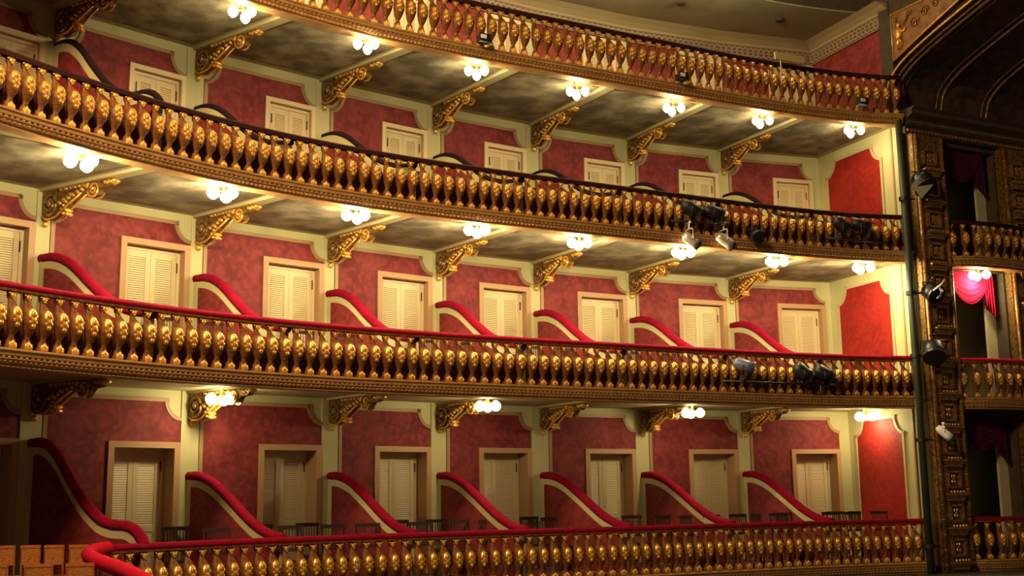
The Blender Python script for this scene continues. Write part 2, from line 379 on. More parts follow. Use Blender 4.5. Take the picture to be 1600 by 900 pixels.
# ------------------------------------------------------------------ doors
def make_door(t, num):
    w = DW[t]; h = DTOP[t] - FLOOR[t]; rec = {1: .33, 2: .15, 3: .05, 4: .05}[t]; fw = .10 if t < 3 else .085
    root = empty('door_%d' % num, kind='structure')          # local x along the wall, -y out of it, z up from the floor
    f = MB()
    for x in (0, w - fw): f.box((x, -.045, 0), (fw, 0, 0), (0, .05, 0), (0, 0, h))
    f.box((fw, -.045, h - fw), (w - 2 * fw, 0, 0), (0, .05, 0), (0, 0, fw))
    f.build('door_frame', 'salmon_trim' if t < 3 else 'door_paint', root)
    j = MB(); a, b_ = .082, w - .082
    j.box((a, 0, 0), (.012, 0, 0), (0, rec + .06, 0), (0, 0, h - .082)); j.box((b_ - .012, 0, 0), (.012, 0, 0), (0, rec + .06, 0), (0, 0, h - .082))
    j.box((a, 0, h - .094), (b_ - a, 0, 0), (0, rec + .06, 0), (0, 0, .012)); j.build('door_jamb', 'reveal_paint', root)
    W = b_ - a - .03; H = h - .10; lw = W / 2
    f = MB(); fr = .055
    for x in (a + .014, b_ - .014 - fr): f.box((x, rec - .02, 0), (fr, 0, 0), (0, .05, 0), (0, 0, H))
    f.box((a + .014 + fr, rec - .02, H - fr), (W - 2 * fr, 0, 0), (0, .05, 0), (0, 0, fr)); f.build('door_casing', 'door_paint', root)
    lw = (W - 2 * fr) / 2 + .001; H2 = H - fr - .004; st = .085
    for s in (0, 1):
        x = a + .014 + fr + s * lw; g = MB()
        for xx in (x + .003, x + lw - st - .002): g.box((xx, rec, 0.01), (st, 0, 0), (0, .04, 0), (0, 0, H2))
        for zz, hh in ((.01, .2), (H2 * .42, .10), (H2 - .11, .12)): g.box((x + st, rec + .002, zz), (lw - 2 * st, 0, 0), (0, .036, 0), (0, 0, hh))
        for z0, z1 in ((.21, H2 * .42), (H2 * .42 + .10, H2 - .11)):
            m = max(1, int((z1 - z0) / .036))
            for i in range(m):
                zz = z0 + (z1 - z0) * (i + .5) / m
                g.box((x + st, rec + .010, zz - .017), (lw - 2 * st, 0, 0), (0, .012, 0), (0, .010, .031))
        lf = g.build('door_leaf', 'door_paint', root)
        if s:
            kb = MB(); kb.ball((x + .035, rec - .03, H2 * .40), .024); kb.tube([(x + .035, rec + .01, H2 * .40), (x + .035, rec - .03, H2 * .40)], .010, 6); kb.build('door_knob', 'brass', lf, True)
        for zz in (H2 * .12, H2 * .86):
            hx = x + lw - .008 if s else x - .006
            hg = MB(); hg.box((hx, rec - .032, zz), (.018, 0, 0), (0, .014, 0), (0, 0, .17)); hg.build('door_hinge', 'dark_wood', lf)
    return root
num = 1
for t in (1, 2, 3, 4):
    proto = None
    for k in range(8):
        A, d, n, L = facet(t, k); l, r = door_span(t, k)
        o = make_door(t, num) if proto is None else copy_tree(proto)
        proto = proto or o
        o.name = 'door_%d' % num; num += 1
        o.location = A + d * l + V((0, 0, FLOOR[t])); o.rotation_euler = (0, 0, math.atan2(d.y, d.x))
# ------------------------------------------------------------------ box dividers with velvet-capped tops
BAY = ['leftmost', 'second', 'third', 'fourth', 'fifth', 'sixth', 'seventh', 'eighth']
NORM2 = [(0, .97), (.10, .965), (.18, .92), (.27, .82), (.36, .66), (.45, .475), (.56, .275), (.63, .165), (.7, .08), (.8, -.02), (.9, -.07), (1.0, -.10)]
NORM = [(0, .97), (.10, .97), (.18, .93), (.28, .84), (.38, .70), (.5, .52), (.6, .36), (.7, .215), (.8, .105), (.9, .035), (1.0, .0)]
TALL = [(0, 1.45), (.08, 1.46), (.16, 1.42), (.25, 1.25), (.36, .92), (.5, .56), (.64, .32), (.76, .25), (.86, .25), (.93, .19), (.975, .08), (1.0, -.02)]
for t in (1, 2, 3):
    for k in range(1, 8):
        tall = k == 1 and t in (1, 3)
        A = V((*BW[t][k], 0)); B_ = V((*FP[k], 0)); d = B_ - A; L = d.length; d /= L; n = V((d.y, -d.x, 0))
        prof = TALL if tall else (NORM if t == 1 else NORM2); prof = [(x * (L - .06) / L, h) for x, h in prof]
        # refine
        pr = []
        for i in range(len(prof) - 1):
            for j in range(3):
                u = j / 3; pr.append((prof[i][0] * (1 - u) + prof[i + 1][0] * u, prof[i][1] * (1 - u) + prof[i + 1][1] * u))
        pr.append(prof[-1])
        sm = [pr[0]] + [((pr[i - 1][0] + pr[i][0] + pr[i + 1][0]) / 3, (pr[i - 1][1] + 2 * pr[i][1] + pr[i + 1][1]) / 4) for i in range(1, len(pr) - 1)] + [pr[-1]]
        zr = RAILZ[t] - .06; zf = FLOOR[t]
        where = '%s from the left on the %s tier' % (BAY[k - 1], TIER[t])
        col = {1: 'crimson', 2: 'crimson', 3: 'black'}[t]
        lab = ('tall double curved divider with %s velvet top, ' % col if tall else 'S curved divider with %s velvet top, ' % col) + where
        root = empty('box_divider', A + V((0, 0, zf)), math.atan2(d.y, d.x), lab, 'box divider', 'box dividers of the %s tier' % TIER[t])
        H = lambda h: zr + h - zf
        b = MB(); th = .09
        poly = [(0.03, -th / 2, 0)] + [(max(x * L, .03), -th / 2, H(h)) for x, h in sm] + [(sm[-1][0] * L, -th / 2, 0)]
        b.prism(poly, (0, th, 0)); b.build('divider_wall', 'cream_plaster', root)
        for s in (-1, 1):
            o = [(.17, 0.02)] + [(max(x * L, .17), H(h) - .14) for x, h in sm if x * L > .17 or h == 0] + [(sm[-1][0] * L - .05, .02)]
            o = [(.17, H(sm[0][1]) - .14) if i == 1 else q for i, q in enumerate(o)]
            q = MB(); q.prism([(x, s * (th / 2 + .001), z) for x, z in o], (0, s * .010, 0)); q.build('divider_panel', 'red_damask', root)
        rr = .078 if t < 3 else .05
        pts = [(-.02 + .05, 0, H(sm[0][1]) + .03)] + [(x * L + .04, 0, H(h) + .03) for x, h in sm[1:]]
        q = MB(); q.tube(pts, [rr * .8] + [rr] * (len(pts) - 1), 10, flat=1.0, up=V((0, 1, 0))); q.ball(pts[0], rr)
        q.build('velvet_capping', 'red_velvet' if t < 3 else 'dark_velvet', root, True)
# ------------------------------------------------------------------ balustrades
def baluster_mesh(H):
    b = MB(); s = H / .75
    T = [(0, .074, .060, .03), (.05, .074, .060, .03), (.055, .064, .052, .03), (.12, .058, .046, .035), (.155, .034, .030, .045), (.19, .044, .036, .055), (.25, .076, .058, .075), (.33, .100, .074, .095),
         (.41, .104, .076, .10), (.49, .094, .064, .085), (.55, .074, .048, .05), (.60, .048, .036, .02), (.64, .036, .030, .0), (.67, .052, .042, -.005), (.70, .058, .046, .0), (.75, .060, .048, .0)]
    b.rings([[(wx * math.cos(a), -o + wy * math.sin(a), h * s) for a in (2 * math.pi * j / 12 for j in range(12))] for h, wx, wy, o in T], 0)
    def fin(mb, nm, mt):
        ob = mb.build(nm, mt, smooth=True); m = ob.data; bpy.data.objects.remove(ob); return m
    out = [fin(b, 'baluster', 'baluster_bronze')]
    def B(x, o, h, rx, ry, rz, n=6, m=4): g.ball((x, -o, h * s), rx, ry, rz, n, m, 0)
    g = MB(); B(0, .044, .685, .042, .024, .040); B(-.044, .038, .712, .024, .014, .014); B(.044, .038, .712, .024, .014, .014); B(0, .050, .652, .020, .014, .018); out.append(fin(g, 'gilt_mask', 'gold_leaf'))
    g = MB(); B(0, .128, .40, .078, .050, .135, 10, 7); B(0, .170, .460, .044, .018, .044); B(-.042, .155, .425, .026, .020, .034); B(.042, .155, .425, .026, .020, .034); B(0, .176, .385, .030, .014, .036); B(-.040, .156, .355, .024, .018, .028); B(.040, .156, .355, .024, .018, .028)
    B(0, .160, .305, .036, .016, .034); out.append(fin(g, 'gilt_leafwork', 'gold_leaf'))
    g = MB()
    for a in (-1, -.5, 0, .5, 1): B(.042 * a, .088, .066 - .022 * abs(a), .017, .016, .056 - .012 * abs(a))
    B(0, .090, .03, .062, .014, .02); out.append(fin(g, 'gilt_shell', 'gold_leaf'))
    return out
BAL = {t: baluster_mesh(RAILZ[t] - FLOOR[t] - (.11 if t < 3 else .08)) for t in (1, 2, 3, 4)}
FASC = [(-.10, 0), (.15, 0), (.165, -.012), (.165, -.03), (.145, -.045), (.14, -.085), (.115, -.095), (.115, -.115), (.135, -.122), (.135, -.13), (.115, -.14), (.105, -.18), (.07, -.195), (.07, -.205), (.085, -.212), (.085, -.225), (0, -.235), (-.10, -.235)]
def sweep(mb, path, prof, z0, a, b_, step=.25, mi=0, split=None):
    n = max(2, int((b_ - a) / step)); R = []
    for i in range(n + 1):
        p, t_, o = path.at(a + (b_ - a) * i / n); R.append([p + o * x + V((0, 0, z0 + z)) for x, z in prof])
    mb.rings(R, mi)
def balustrade(path, t, a, b_, label, spacing=.23, rail_mat='red_velvet', rail_r=(.075, .055), name='balustrade', zoff=0, bal=None, fascmat='fascia_gilt', backing=None, group=None):
    zf = FLOOR[t] + zoff; zr = RAILZ[t] + zoff
    p0, _, _ = path.at((a + b_) / 2); root = empty(name, (0, 0, 0), 0, label, 'balustrade', group)
    q = MB(); n = max(4, int((b_ - a) / .2)); q.tube([path.at(a + (b_ - a) * i / n)[0] + V((0, 0, zr - rail_r[1])) for i in range(n + 1)], rail_r[0], 10, flat=rail_r[1] / rail_r[0])
    q.build('handrail', rail_mat, root, True)
    q = MB(); sweep(q, path, FASC, zf, a, b_)
    L = b_ - a; m = int(L / .085)
    for i in range(m):                                         # dentil row
        p, tt, o = path.at(a + L * (i + .5) / m); q.box(p + o * .115 - tt * .020 + V((0, 0, zf - .117)), tt * .040, o * .022, (0, 0, .022), 0)
    m = int(L / .075)
    for i in range(m):                                         # egg band
        p, tt, o = path.at(a + L * (i + .5) / m); c = p + o * .108 + V((0, 0, zf - .162)); q.add([c - tt * .028, c + V((0, 0, .024)), c + tt * .028, c - V((0, 0, .026)), c + o * .03], [(0, 1, 4), (1, 2, 4), (2, 3, 4), (3, 0, 4)], 0)
    for i in range(len(q.m)): pass
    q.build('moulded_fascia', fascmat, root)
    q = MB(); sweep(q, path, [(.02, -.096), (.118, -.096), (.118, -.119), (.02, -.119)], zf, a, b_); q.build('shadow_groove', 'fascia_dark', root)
    q = MB(); hz = zr - rail_r[1] * 2 - zf
    sweep(q, path, [(-.05, hz - .012), (.055, hz - .012), (.06, hz + .02), (-.05, hz + .02)], zf, a, b_); q.build('under_rail', 'dark_rail' if t > 2 else 'baluster_bronze', root)
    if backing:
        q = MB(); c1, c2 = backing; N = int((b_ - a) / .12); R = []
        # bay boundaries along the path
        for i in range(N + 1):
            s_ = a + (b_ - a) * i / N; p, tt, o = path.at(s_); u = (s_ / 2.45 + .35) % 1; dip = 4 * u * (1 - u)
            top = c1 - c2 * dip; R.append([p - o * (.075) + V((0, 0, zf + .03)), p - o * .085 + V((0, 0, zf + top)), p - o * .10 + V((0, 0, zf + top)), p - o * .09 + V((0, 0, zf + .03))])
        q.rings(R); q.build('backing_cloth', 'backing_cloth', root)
    n = int((b_ - a) / spacing)
    for i in range(n):
        p, tt, o = path.at(a + (b_ - a) * (i + .5) / n)
        ms = bal or BAL[t]; c = bpy.data.objects.new('baluster', ms[0]); COL.objects.link(c); c.parent = root
        for m_ in ms[1:]: g_ = bpy.data.objects.new(m_.name.split('.')[0], m_); COL.objects.link(g_); g_.parent = c
        c.location = p + V((0, 0, zf)); c.rotation_euler = (0, 0, math.atan2(tt.y, tt.x))
    return root
balustrade(FRONT1, 1, 0, FRONT1.L, 'gilt balustrade with crimson velvet handrail fronting the lower tier of boxes', fascmat='fascia_gilt', rail_r=(.070, .055))
S0 = 1.6
balustrade(FRONT, 2, S0, FRONT.L, 'gilt balustrade with thick crimson velvet handrail fronting the middle tier', backing=(.52, .10))
balustrade(FRONT, 3, S0, FRONT.L, 'gold masked balustrade with thin black handrail fronting the upper tier', rail_mat='dark_rail', rail_r=(.055, .04), backing=(.56, .16))
balustrade(FRONT, 4, 5.0, FRONT.L, 'gilt balustrade with dark handrail fronting the top gallery under the flat ceiling', rail_mat='dark_rail', rail_r=(.06, .045))
# ------------------------------------------------------------------ gilded scroll brackets
def spiral(cx, cz, r0, turns, sgn, a0, y, n=30):
    return [(cx + r0 * (1 - .88 * i / n) * math.cos(a0 + sgn * turns * 2 * math.pi * i / n), y, cz + r0 * (1 - .88 * i / n) * math.sin(a0 + sgn * turns * 2 * math.pi * i / n)) for i in range(n + 1)]
def make_bracket():
    root = empty('scroll_bracket')              # local +x runs out from the wall under the beam, z=0 at the beam
    w = MB(); th = .10
    prof = [(0, 0), (1.55, 0), (1.60, -.06), (1.52, -.12), (1.36, -.13), (1.26, -.22), (1.10, -.22), (1.02, -.13), (.85, -.15), (.62, -.27), (.42, -.40), (.20, -.46), (.06, -.44), (0, -.36)]
    w.prism([(x, -th / 2, z) for x, z in prof], (0, th, 0)); w.build('scroll_body', 'carved_gilding', root)
    v = MB()
    for s in (-1, 1):
        v.tube(spiral(.20, -.22, .185, 2.1, 1, -math.pi * .6, s * .07), [.030 - .012 * i / 30 for i in range(31)], 6)
        v.ball((.20, s * .08, -.22), .05, .04, .05)
    v.build('large_volute', 'old_gold', root, True)
    v = MB()
    for s in (-1, 1):
        v.tube(spiral(1.18, -.125, .135, 1.9, 1, math.pi * .9, s * .06), [.020 - .008 * i / 30 for i in range(31)], 6); v.ball((1.17, s * .065, -.115), .03)
    v.build('small_volute', 'gold_leaf', root, True)
    v = MB()
    for s in (-1, 1):
        for i in range(7):
            x = .42 + .10 * i; z = -.06 - .17 * (1 - i / 6) ; r = Matrix.Rotation(.5, 3, 'Y')
            v.ball((x, s * .06, z), .055, .03, .030, 6, 4, 0, r); v.ball((x + .03, s * .06, -.03), .045, .028, .022, 6, 4)
        for i in range(5): v.ball((.48 + .05 * i, s * .065, -.335 + .05 * i), .026, .03, .026, 6, 4)
        v.tube([(.02, s * .06, -.40), (.15, s * .07, -.455), (.35, s * .07, -.44), (.6, s * .06, -.29), (.9, s * .05, -.14)], .016, 6)
    v.build('acanthus_carving', 'gold_leaf', root, True)
    v = MB()
    for i in range(5): v.ball((1.42 + .045 * i, 0, -.05 - .012 * (i % 2)), .045, .085, .035, 6, 4)
    v.build('tip_leaf', 'gold_leaf', root, True)
    v = MB(); v.ball((.035, 0, -.50), .048, .048, .055); v.ball((.035, 0, -.435), .03, .03, .03); v.build('pendant_ball', 'gold_leaf', root, True)
    v = MB()
    for (x, z) in ((.50, -.40), (.56, -.36), (.50, -.34), (.57, -.42)): v.ball((x, 0, z), .035, .09, .035, 6, 4)
    v.build('grape_cluster', 'gold_leaf', root, True)
    return root
proto = None
for t in (1, 2, 3):
    for k in range(1, 8):
        o = make_bracket() if proto is None else copy_tree(proto); proto = proto or o
        A = V((*BW[t][k], 0)); d = (V((*FP[k], 0)) - A).normalized()
        o.location = A + d * .035 + V((0, 0, CEIL[t] - .05)); o.rotation_euler = (0, 0, math.atan2(d.y, d.x))
        sc = {1: 1.0, 2: 1.0, 3: 1.0}[t]; o.scale = (sc, sc, sc)
        tag(o, 'gilded scroll bracket on the %s pilaster from the left, under the %s' % (BAY[k - 1], {1: 'middle tier floor', 2: 'upper tier floor', 3: 'gallery floor'}[t]), 'bracket', 'scroll brackets above the %s boxes' % TIER[t])
# ------------------------------------------------------------------ lamps
def make_lamp(level, energy, r=.085):
    root = empty('ceiling_lamp')
    v = MB(); v.tube([(0, 0, .16), (0, 0, .13), (0, 0, .11), (0, 0, 0.0)], [.07, .07, .03, .022], 10); v.ball((0, 0, -.01), .04); v.build('lamp_stem', 'brass', root, True)
    for i in range(3):
        a = math.radians((200, 320, 80)[i]); x, y = .15 * math.cos(a), .15 * math.sin(a)
        v = MB(); v.tube([(0, 0, 0), (x * .5, y * .5, -.03), (x, y, .02)], .012, 6); arm = v.build('lamp_arm', 'brass', root, True)
        v = MB(); R = []
        for h, q in ((.03, .3), (.01, .55), (-.03, .95), (-.08, 1.0), (-.12, .8), (-.155, .35)):
            R.append([(x * 1.1 + r * q * math.cos(b_), y * 1.1 + r * q * math.sin(b_), h) for b_ in (2 * math.pi * j / 12 for j in range(12))])
        v.rings(R); v.build('glass_shade', 'glass_shade', arm, True)
    light('lamp_light', 'POINT', (0, 0, -.20), energy, WARM, .10, parent=root)
    return root
LP = {3: [(-4.2, 17.65, 7.6), (-2.42, 19.06, 7.6), (-0.59, 20.42, 7.6), (1.3, 21.6, 7.6), (3.28, 22.67, 7.6), (5.24, 23.57, 7.6), (7.35, 24.32, 7.6)],
      2: [(-5.86, 15.62, 4.6), (-4.37, 17.44, 4.6), (-2.56, 19.0, 4.6), (-0.6, 20.22, 4.6), (1.26, 21.4, 4.6), (3.32, 22.41, 4.6), (5.35, 23.44, 4.6), (7.34, 24.26, 4.6)],
      1: [(-4.70, 19.0, 1.61), (-.47, 21.48, 1.62), (3.57, 23.66, 1.59), (7.62, 25.75, 1.60)]}
ZL = {3: 7.55, 2: 4.585, 1: 1.60}
for t in (1, 2, 3):
    proto = None; E_ = {1: 56, 2: 175, 3: 56}[t]
    for i, p in enumerate(LP[t]):
        o = make_lamp(t, E_, {1: .095, 2: .095, 3: .078}[t]) if proto is None else copy_tree(proto); proto = proto or o
        k = ZL[t] / p[2]; o.location = (p[0] * k, p[1] * k, ZL[t] + .03); o.rotation_euler = (0, 0, .2)
        nm = {1: 'under the middle tier', 2: 'under the upper tier', 3: 'under the gallery'}[t]
        tag(o, 'lit three shade glass lamp, %s from the left %s' % (BAY[i], nm), 'ceiling lamp', 'lamps %s' % nm)
for i, p in enumerate(((5.0, 22.75), (2.8, 22.0), (.6, 21.0), (-1.4, 19.9), (-3.2, 18.6), (-4.9, 17.0))):  # first lamp is in view; the unseen rest are added to brighten this ceiling
    o = make_lamp(4, 95, .078) if i == 0 else copy_tree(gl); gl = o if i == 0 else gl; o.location = (p[0], p[1] + (.0 if i == 0 else .4), 10.25)
    tag(o, ('lit glass lamp on the flat olive gallery ceiling at the top edge' if i == 0 else 'unseen lamp added to light the gallery ceiling, %s one left of the top edge lamp' % BAY[i]), 'ceiling lamp')
for i, p in enumerate(((3.75, 24.1), (6.1, 25.1))):
    v = MB(); v.tube([(p[0], p[1], 10.40), (p[0], p[1], 10.462)], .10, 14); v.build('ceiling_vent', 'dark_plaster')
    tag(bpy.data.objects[v and 'ceiling_vent' + ('' if i == 0 else '.001')], ('small round dark vent in the gallery ceiling, left one', 'small round dark vent in the gallery ceiling, right one')[i], 'vent', 'vents in the gallery ceiling')
# ------------------------------------------------------------------ stage side: proscenium wall, boxes, piers, vault
A0 = V((8.4, 24.35, 0)); DD = V((math.cos(.47), math.sin(.47), 0)); NN = V((DD.y, -DD.x, 0))
def S(t, o, z): return A0 + DD * t + NN * o + V((0, 0, z))
def sbox(mb, t0, t1, o0, o1, z0, z1, mi=0): mb.box(S(t0, o0, z0), DD * (t1 - t0), NN * (o1 - o0), (0, 0, z1 - z0), mi)
OP = {1: (-1.43, 1.52), 2: (1.86, 4.66), 3: (4.92, 7.38)}
q = MB()
sbox(q, 0, 1.14, -.3, 0, GROUND, 7.5); sbox(q, 2.72, 6, -.3, 0, GROUND, 7.5)
for z0, z1 in ((GROUND, -1.43), (1.52, 1.86), (4.66, 4.92), (7.38, 7.5)): sbox(q, 1.14, 2.72, -.3, 0, z0, z1)
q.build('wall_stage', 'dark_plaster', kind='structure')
q = MB()
sbox(q, .9, 4.2, -1.3, -1.1, GROUND, 7.6); sbox(q, .9, 1.0, -1.1, -.3, GROUND, 7.6); sbox(q, 3.9, 4.0, -1.1, -.3, GROUND, 7.6)
q.build('wall_stage_boxes', 'stage_cream', kind='structure')
q = MB()
for z0, z1 in ((GROUND + .01, -1.43), (1.6, 1.86), (4.72, 4.9), (7.42, 7.6)): sbox(q, 1.0, 3.9, -1.1, -.3, z0, z1)
q.build('floor_stage_boxes', 'floor_carpet', kind='structure')
def curtain(t0, t1, z0, z1, o, mt, label, parent=None, amp=.04, waves=5, name='curtain'):
    q = MB(); n = waves * 8; R = []
    for i in range(n + 1):
        u = i / n; t = t0 + (t1 - t0) * u; oo = o + amp * math.sin(u * waves * 2 * math.pi)
        R.append([S(t, oo, z0), S(t, oo, z1), S(t, oo - .02, z1), S(t, oo - .02, z0)])
    q.rings(R); ob = q.build(name, mt, parent, True); return ob
for t in (1, 2, 3):
    z0, z1 = OP[t]; cm = 'crimson_drape' if t == 2 else 'purple_drape'; nm = TIER[t]
    cn = 'crimson' if t == 2 else 'dark purple'
    d = curtain(1.16, 1.42, z0 + .02, z1 - .02, -.42, 'navy_drape', '', waves=4); tag(d, 'near black drape hanging down the left side of the %s stage box' % nm, 'curtain', 'dark drapes of the stage boxes')
    d = MB(); sbox(d, 2.5, 2.72, -.34, -.30, z0, z1); sbox(d, 2.44, 2.50, -.36, -.30, z0, z1); ob = d.build('cream_pilaster', 'stage_cream')
    tag(ob, 'plain cream pilaster at the right edge of the %s stage box opening' % nm, 'pilaster', 'cream pilasters of the stage boxes')
    d = MB(); sbox(d, 1.72, 1.76, -1.1, -1.07, z0, z1); sbox(d, 2.25, 2.29, -1.1, -1.07, z0, z1); ob = d.build('wall_moulding', 'panel_moulding')
    tag(ob, 'thin brown vertical mouldings on the cream rear wall of the %s stage box' % nm, 'moulding', 'mouldings inside the stage boxes')
    # swagged valance with a tail
    root = empty('curtain_valance', S(1.9, -.15, z1), 0, '%s swagged valance with hanging tail across the top of the %s stage box' % (cn, nm), 'valance', 'valances of the stage boxes')
    inv = Matrix.Translation(-root.location)
    def inroot(mb, n, m, sm=True): mb.v = [tuple(V(p) - root.location) for p in mb.v]; return mb.build(n, m, root, sm)
    q = MB(); R = []; nU = 24; nV = 16
    for j in range(nV + 1):
        v = j / nV; row = []
        for i in range(nU + 1):
            u = i / nU; dep = .30 + .42 * math.sin(math.pi * min(1, u * 1.0)) ** .8
            row.append(S(1.17 + 1.12 * u, -.12 + .035 * math.sin(v * 6 * 2 * math.pi) * math.sin(math.pi * u) + .05 * v, z1 - .01 - dep * v))
        R.append(row)
    q.rings(R, closed=False, caps=False); inroot(q, 'swag', cm)
    q = MB(); R = []
    for i in range(25):
        u = i / 24; t_ = 2.22 + .30 * u; oo = -.10 + .03 * math.sin(u * 8 * math.pi); zb = z1 - 1.0 + .25 * (1 - u) + .02 * math.sin(u * 20)
        R.append([S(t_, oo, z1 - .01), S(t_ + .02, oo, zb), S(t_ + .02, oo - .02, zb), S(t_, oo - .02, z1 - .01)])
    q.rings(R); inroot(q, 'tail', cm)
o = make_lamp(2, 85, .09); o.location = S(1.85, .10, 4.60); tag(o, 'very bright lamp above the crimson swag of the middle stage box', 'ceiling lamp')
# bowed stage-box balconies
for t in (1, 2, 3):
    pts = [S(1.0, .02, 0), S(1.15, .16, 0), S(1.5, .28, 0), S(2.0, .34, 0), S(2.6, .34, 0), S(3.1, .28, 0), S(3.6, .18, 0), S(4.6, .05, 0)]
    pth = Path([(p.x, p.y) for p in pts])
    q = MB(); poly = [p + V((0, 0, FLOOR[t] - .12)) for p in pts] + [S(4.6, -.05, FLOOR[t] - .12), S(1.0, -.05, FLOOR[t] - .12)]; q.prism(poly, (0, 0, .1)); 
    ob = q.build('balcony_slab', 'fascia_gilt'); tag(ob, 'thin bowed balcony floor projecting from the %s stage box' % TIER[t], 'balcony', 'stage box balcony floors')
    balustrade(pth, t, 0, pth.L, {1: 'bowed gilt balustrade with maroon handrail on the lower stage box at right', 2: 'bowed gilt balustrade with bright crimson handrail on the middle stage box at right', 3: 'bowed dim bronze balustrade with dark handrail on the upper stage box at right'}[t],
               rail_mat={1: 'red_velvet', 2: 'bright_velvet', 3: 'dark_rail'}[t], rail_r=(.06, .045) if t < 3 else (.05, .038), spacing=.26)
# gilded piers
def pier(t0, t1, label):
    W = t1 - t0; root = empty('gilded_pier', S((t0 + t1) / 2, .0, GROUND), .47, label, 'pier', 'carved gilt piers of the stage boxes')
    H = 7.5 - GROUND                                           # local x along wall, -y outwards
    b = MB(); b.box((-W / 2, -.16, 0), (W, 0, 0), (0, .159, 0), (0, 0, H)); b.build('pier_shaft', 'carved_gilding', root)
    for s in (-1, 1):
        x = s * (W / 2 - .06); c = MB(); c.tube([(x, -.19, .02), (x, -.19, H - .02)], .045, 8)
        for i in range(int(H / .3)): c.ball((x, -.19, .15 + .3 * i), .055, .055, .03, 6, 4)
        c.build('gilt_colonnette', 'old_gold', root, True)
    z = .12; i = 0
    while z < H - .7:
        c = MB(); c.box((-.24, -.28, z), (.48, 0, 0), (0, .12, 0), (0, 0, .05)); c.box((-.28, -.32, z + .05), (.56, 0, 0), (0, .16, 0), (0, 0, .04))
        c.box((-.20, -.26, z - .06), (.40, 0, 0), (0, .10, 0), (0, 0, .06))
        for k in range(5): c.ball((-.17 + .085 * k, -.27, z + .115), .035, .03, .035, 6, 4)
        c.build('carved_ledge', 'old_gold', root)
        c = MB(); z1 = z + .19; h = .36; w2 = .19
        for (x, zz, dx, dz) in ((-w2, z1, 2 * w2, .045), (-w2, z1 + h - .045, 2 * w2, .045), (-w2, z1, .045, h), (w2 - .045, z1, .045, h)): c.box((x, -.225, zz), (dx, 0, 0), (0, .066, 0), (0, 0, dz))
        for k in range(4):
            a = k * math.pi / 2 + .785; c.ball((.05 * math.cos(a), -.175, z1 + h / 2 + .075 * math.sin(a)), .04, .03, .05, 6, 4)
        c.ball((0, -.18, z1 + h / 2), .03, .04, .03); c.build('square_carved_panel', 'old_gold', root)
        z += .68; i += 1
    return root
pier(.12, .98, 'carved gilt pier hung with stage lights, left of the stage boxes')
pier(2.78, 3.66, 'carved gilt pier at the right edge of the picture beside the stage boxes')
# cornice over the stage boxes
q = MB(); prof = [(-.3, 7.5), (.12, 7.5), (.12, 7.62), (.2, 7.68), (.2, 7.8), (.34, 7.88), (.34, 7.96), (.42, 8.02), (-.3, 8.02)]
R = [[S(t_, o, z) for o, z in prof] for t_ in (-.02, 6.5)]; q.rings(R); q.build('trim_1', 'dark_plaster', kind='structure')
q = MB()
for i in range(60): sbox(q, .02 + .1 * i, .07 + .1 * i, .12, .16, 7.53, 7.59)
sbox(q, .0, 6.2, .2, .215, 7.72, 7.745); q.build('trim_2', 'old_gold', kind='structure')
VP = [(-.22, 8.0), (-.20, 8.35), (-.12, 8.62), (.05, 8.84), (.35, 9.03), (1.0, 9.27), (2.3, 9.64), (4.2, 10.12), (7.0, 10.6), (11, 10.95)]
q = MB(); R = [[S(.25 if False else -.15, s, z) for s, z in VP], [S(7, s, z) for s, z in VP]]
R = [[S(-.15 + 7.15 * i / 30, s, z) for s, z in VP] for i in range(31)]
q.rings(R, closed=False, caps=False); R = [[p + V((0, 0, .06)) for p in r] for r in R]; q.rings(R, closed=False, caps=False)
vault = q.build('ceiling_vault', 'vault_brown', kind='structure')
def vline(t_, off, r, mt, a=0, nm='gilded_rib'):
    q = MB(); pts = []
    for s, z in VP[a:]: pts.append(S(t_, s + off * .35, z + off * .9 if s > 0 else z))
    # smooth
    P2 = []
    for i in range(len(pts) - 1):
        for j in range(4): P2.append(pts[i].lerp(pts[i + 1], j / 4))
    P2.append(pts[-1])
    for _ in range(3): P2 = [P2[0]] + [(P2[i - 1] + P2[i] * 2 + P2[i + 1]) / 4 for i in range(1, len(P2) - 1)] + [P2[-1]]
    q.tube(P2, r, 6); return q.build(nm, mt, None, True)
for i, (t_, off, r, mt, lab) in enumerate(((-.17, 0.0, .028, 'gold_leaf', 'bright gilt moulding along the outer edge of the arch'), (.0, -.03, .03, 'old_gold', 'second gilt moulding just inside the arch edge'), (.13, -.04, .045, 'old_gold', 'broad dull gilt moulding inside the arch edge'), (.32, -.03, .02, 'carved_gilding', 'thin dark gilt moulding furthest inside the arch edge'),
                                     (1.30, -.03, .018, 'carved_gilding', 'faint gilt line left of the middle vault rib'), (1.46, -.05, .03, 'old_gold', 'gilded middle rib crossing the dark vault'),
                                     (2.70, -.03, .018, 'carved_gilding', 'faint gilt line left of the rightmost vault rib'), (2.86, -.05, .03, 'old_gold', 'gilded rightmost rib of the dark vault above the cornice'))):
    o = vline(t_, off, r, mt); tag(o, lab, 'arch moulding', 'gilded ribs of the proscenium vault')
